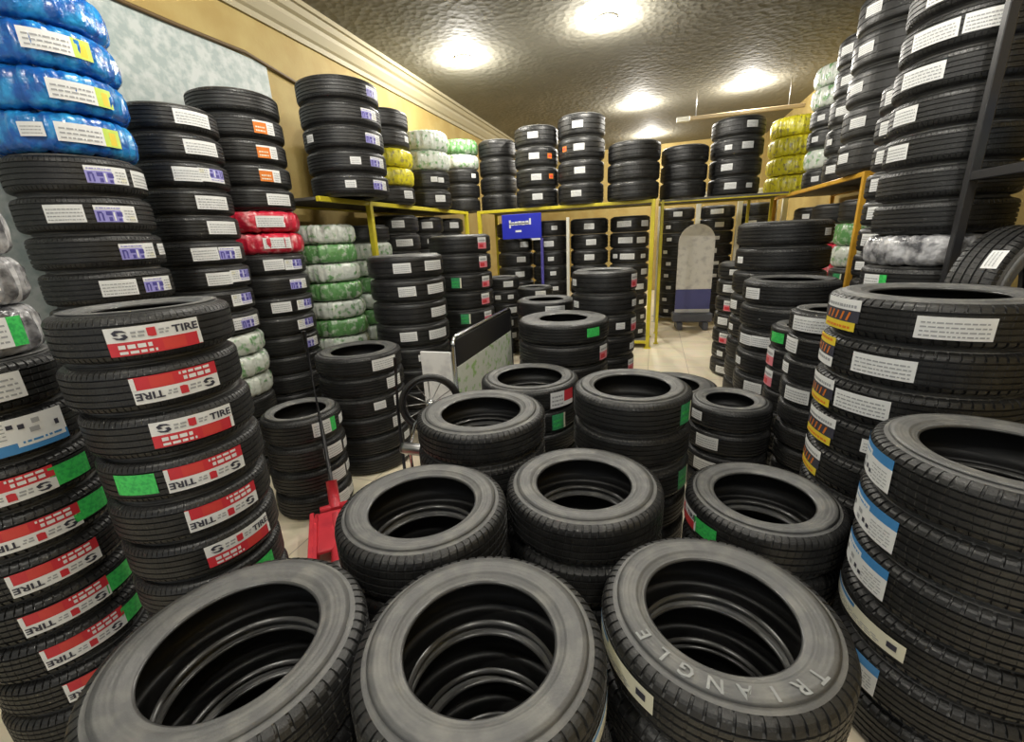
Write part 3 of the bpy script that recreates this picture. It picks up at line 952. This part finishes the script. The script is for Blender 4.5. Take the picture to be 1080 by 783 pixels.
# ------------------------------------------------------------------ display stand in the passage (its printed figure is left out)
t = empty('display_stand', (.72, 8.60, 0), math.radians(4))
tag(t, 'blank white display board on a dark plinth in the passage', 'display stand')
b = MB()
b.box((-.34, -.16, .14), (.34, .16, .30), M['plinth'], .02)
for sx in (-1, 1):
    b.box((sx * .22 - .05, -.20, 0), (sx * .22 + .05, .20, .14), M['plinth'], .015)
b.build('plinth', t)
b = MB(); b.box((-.30, -.02, .30), (.30, .02, .72), M['stand_blue'], .008); b.box((-.30, -.024, .30), (.30, -.02, .36), M['white']); b.build('blue_panel', t)
b = MB()
out = []
for i in range(25):
    a = PI * i / 24
    out.append((.30 * math.cos(a), 1.55 + .30 * math.sin(a)))
out = [(.30, .72)] + out + [(-.30, .72)]
n = len(out)
b.add([(x, -.015, z) for x, z in out] + [(x, .015, z) for x, z in out],
      [tuple(range(n)), tuple(range(2 * n - 1, n - 1, -1))] + [(i, (i + 1) % n, n + (i + 1) % n, n + i) for i in range(n)], M['board'])
b.build('white_board', t)

# ------------------------------------------------------------------ batten below the ceiling
t = empty('ceiling_batten', (1.33, 9.65, 3.72))
tag(t, 'long thin wooden batten hung below the ceiling over the passage', 'batten')
b = MB(); b.box((-1.0, -.03, -.03), (1.05, .03, .03), M['batten'], .006); b.box((-1.03, -.04, -.04), (-.80, .04, .04), M['white_paint'], .006); b.build('bar', t)
for x in (-.7, .8):
    b = MB(); b.tube([(x, 0, .03), (x, 0, ZC - 3.72)], .008, M['steel'], 8); b.build('hanger', t)

# ------------------------------------------------------------------ black board in a chrome tube frame
t = empty('service_barrier', (-1.45, 3.85, 0))
tag(t, 'black board in a chrome tube frame with printed lower panel', 'barrier')
b = MB(); b.box((-.012, -.84, .80), (.012, .56, 1.02), M['black_paint'], .003); b.build('board', t)
b = MB(); b.box((-.012, -.84, .10), (.012, .56, .795), M['lower_panel'], .003); p = b.build('lower_panel', t); p['label'] = 'green and white printed lower panel'
b = MB(); b.box((-.30, -.86, .10), (-.03, -.84, .92), M['board'], .003); p = b.build('end_panel', t); p['label'] = 'pale end panel'
b = MB()
arc = [(0, -.87 + .07 * (1 - math.cos(a)), .97 + .07 * math.sin(a)) for a in [PI / 2 * i / 6 for i in range(7)]]
arc2 = [(0, .59 - .07 * (1 - math.cos(a)), .97 + .07 * math.sin(a)) for a in [PI / 2 * i / 6 for i in range(6, -1, -1)]]
b.tube([(0, -.87, 0)] + arc + arc2 + [(0, .59, 0)], .016, M['chrome'], 12)
b.build('tube_frame', t)

# ------------------------------------------------------------------ spoked wheel on a work stand
t = empty('wheel_stand', (-1.38, 2.44, 0))
tag(t, 'dark work stand carrying a spoked wheel beside the black board', 'stand')
b = MB(); b.box((-.14, -.14, 0), (.14, .14, .05), M['black_paint'], .01); b.tube([(0, 0, .05), (0, 0, .60)], .035, M['black_paint'], 14); b.build('pedestal', t)
w = empty('spoked_wheel'); w.parent = t; w.location = (0, -.02, .72); w.rotation_euler = (0, 0, math.radians(28))
b = MB(); b.lathe([(.19 + .018 * math.cos(a), .022 * math.sin(a)) for a in [2 * PI * i / 12 for i in range(12)]], M['tread'], 40, axis='y', closed=True); b.build('tyre', w)
b = MB(); b.lathe([(.172, -.014), (.172, .014), (.160, .010), (.160, -.010)], M['black_paint'], 40, axis='y', closed=True); b.build('rim', w)
b = MB()
for i in range(12):
    a = 2 * PI * i / 12
    b.tube([(.02 * math.cos(a), .012 * (-1) ** i, .02 * math.sin(a)), (.162 * math.cos(a), 0, .162 * math.sin(a))], .0035, M['steel'], 6)
b.build('spokes', w)
b = MB(); b.lathe([(.001, -.035), (.024, -.035), (.028, -.02), (.028, .02), (.024, .035), (.001, .035)], M['chrome'], 20, axis='y'); b.build('hub', w)
b = MB(); b.tube([(-.10, -.16, .05), (-.11, -.17, .45), (-.06, -.14, .62), (.02, -.045, .72)], .012, M['chrome'], 10); b.build('brace', t)
b = MB(); b.tube([(-.22, -.10, .05), (-.21, -.09, .70), (-.19, -.08, 1.05)], .011, M['black_paint'], 10); b.tube([(-.14, -.12, .05), (-.21, -.09, .05)], .011, M['black_paint'], 10); b.build('lever', t)
b = MB(); b.lathe([(.001, -.09), (.035, -.09), (.04, -.06), (.04, .06), (.03, .09), (.001, .09)], M['steel'], 20, (-.06, -.19, .46), 'x'); b.build('air_cylinder', t)

# ------------------------------------------------------------------ red floor jack
jx, jy = -1.64, 1.66
t = empty('floor_jack', (jx, jy, 0), math.radians(40))     # local +y runs from the nose towards the handle
tag(t, 'red trolley jack with long black handle on the floor', 'jack')
b = MB()
for sx in (-1, 1):
    pr = [(-.34, .05), (-.34, .10), (-.10, .155), (.22, .165), (.40, .12), (.40, .05)]
    x0, x1 = sx * .125, sx * .105
    n = len(pr)
    b.add([(x0, y, z) for y, z in pr] + [(x1, y, z) for y, z in pr], [tuple(range(n)), tuple(range(2 * n - 1, n - 1, -1))] + [(i, (i + 1) % n, n + (i + 1) % n, n + i) for i in range(n)], M['jack_red'])
    b.box((min(sx * .125, sx * .15), -.32, .145), (max(sx * .125, sx * .15), .36, .16), M['jack_red'], .003)
b.box((-.105, -.05, .13), (.105, .34, .155), M['jack_red'], .006)
b.build('frame', t)
b = MB(); b.tube([(0, .30, .13), (0, .02, .12), (0, -.26, .15)], .034, M['jack_red'], 12); b.build('lifting_arm', t)
b = MB(); b.lathe([(.001, 0), (.05, 0), (.055, .02), (.045, .03), (.001, .024)], M['steel'], 24, (0, -.27, .17)); b.build('saddle', t)
b = MB(); b.tube([(0, .38, .15), (0, .46, .30)], .034, M['jack_red'], 14); b.tube([(-.09, .38, .15), (.09, .38, .15)], .022, M['jack_red'], 12); b.build('handle_socket', t)
b = MB(); b.tube([(0, .455, .29), (0, .50, .60), (0, .52, 1.28)], .013, M['black_paint'], 10); b.build('handle', t)
for sx in (-1, 1):
    b = MB(); b.lathe([(.001, -.02), (.045, -.02), (.05, -.012), (.05, .012), (.045, .02), (.001, .02)], M['steel'], 24, (sx * .172, -.28, .05), 'x'); b.build('wheel', t)
    b = MB(); b.lathe([(.001, -.015), (.03, -.015), (.035, -.008), (.035, .008), (.03, .015), (.001, .015)], M['steel'], 20, (sx * .10, .42, .035), 'x'); b.build('caster', t)
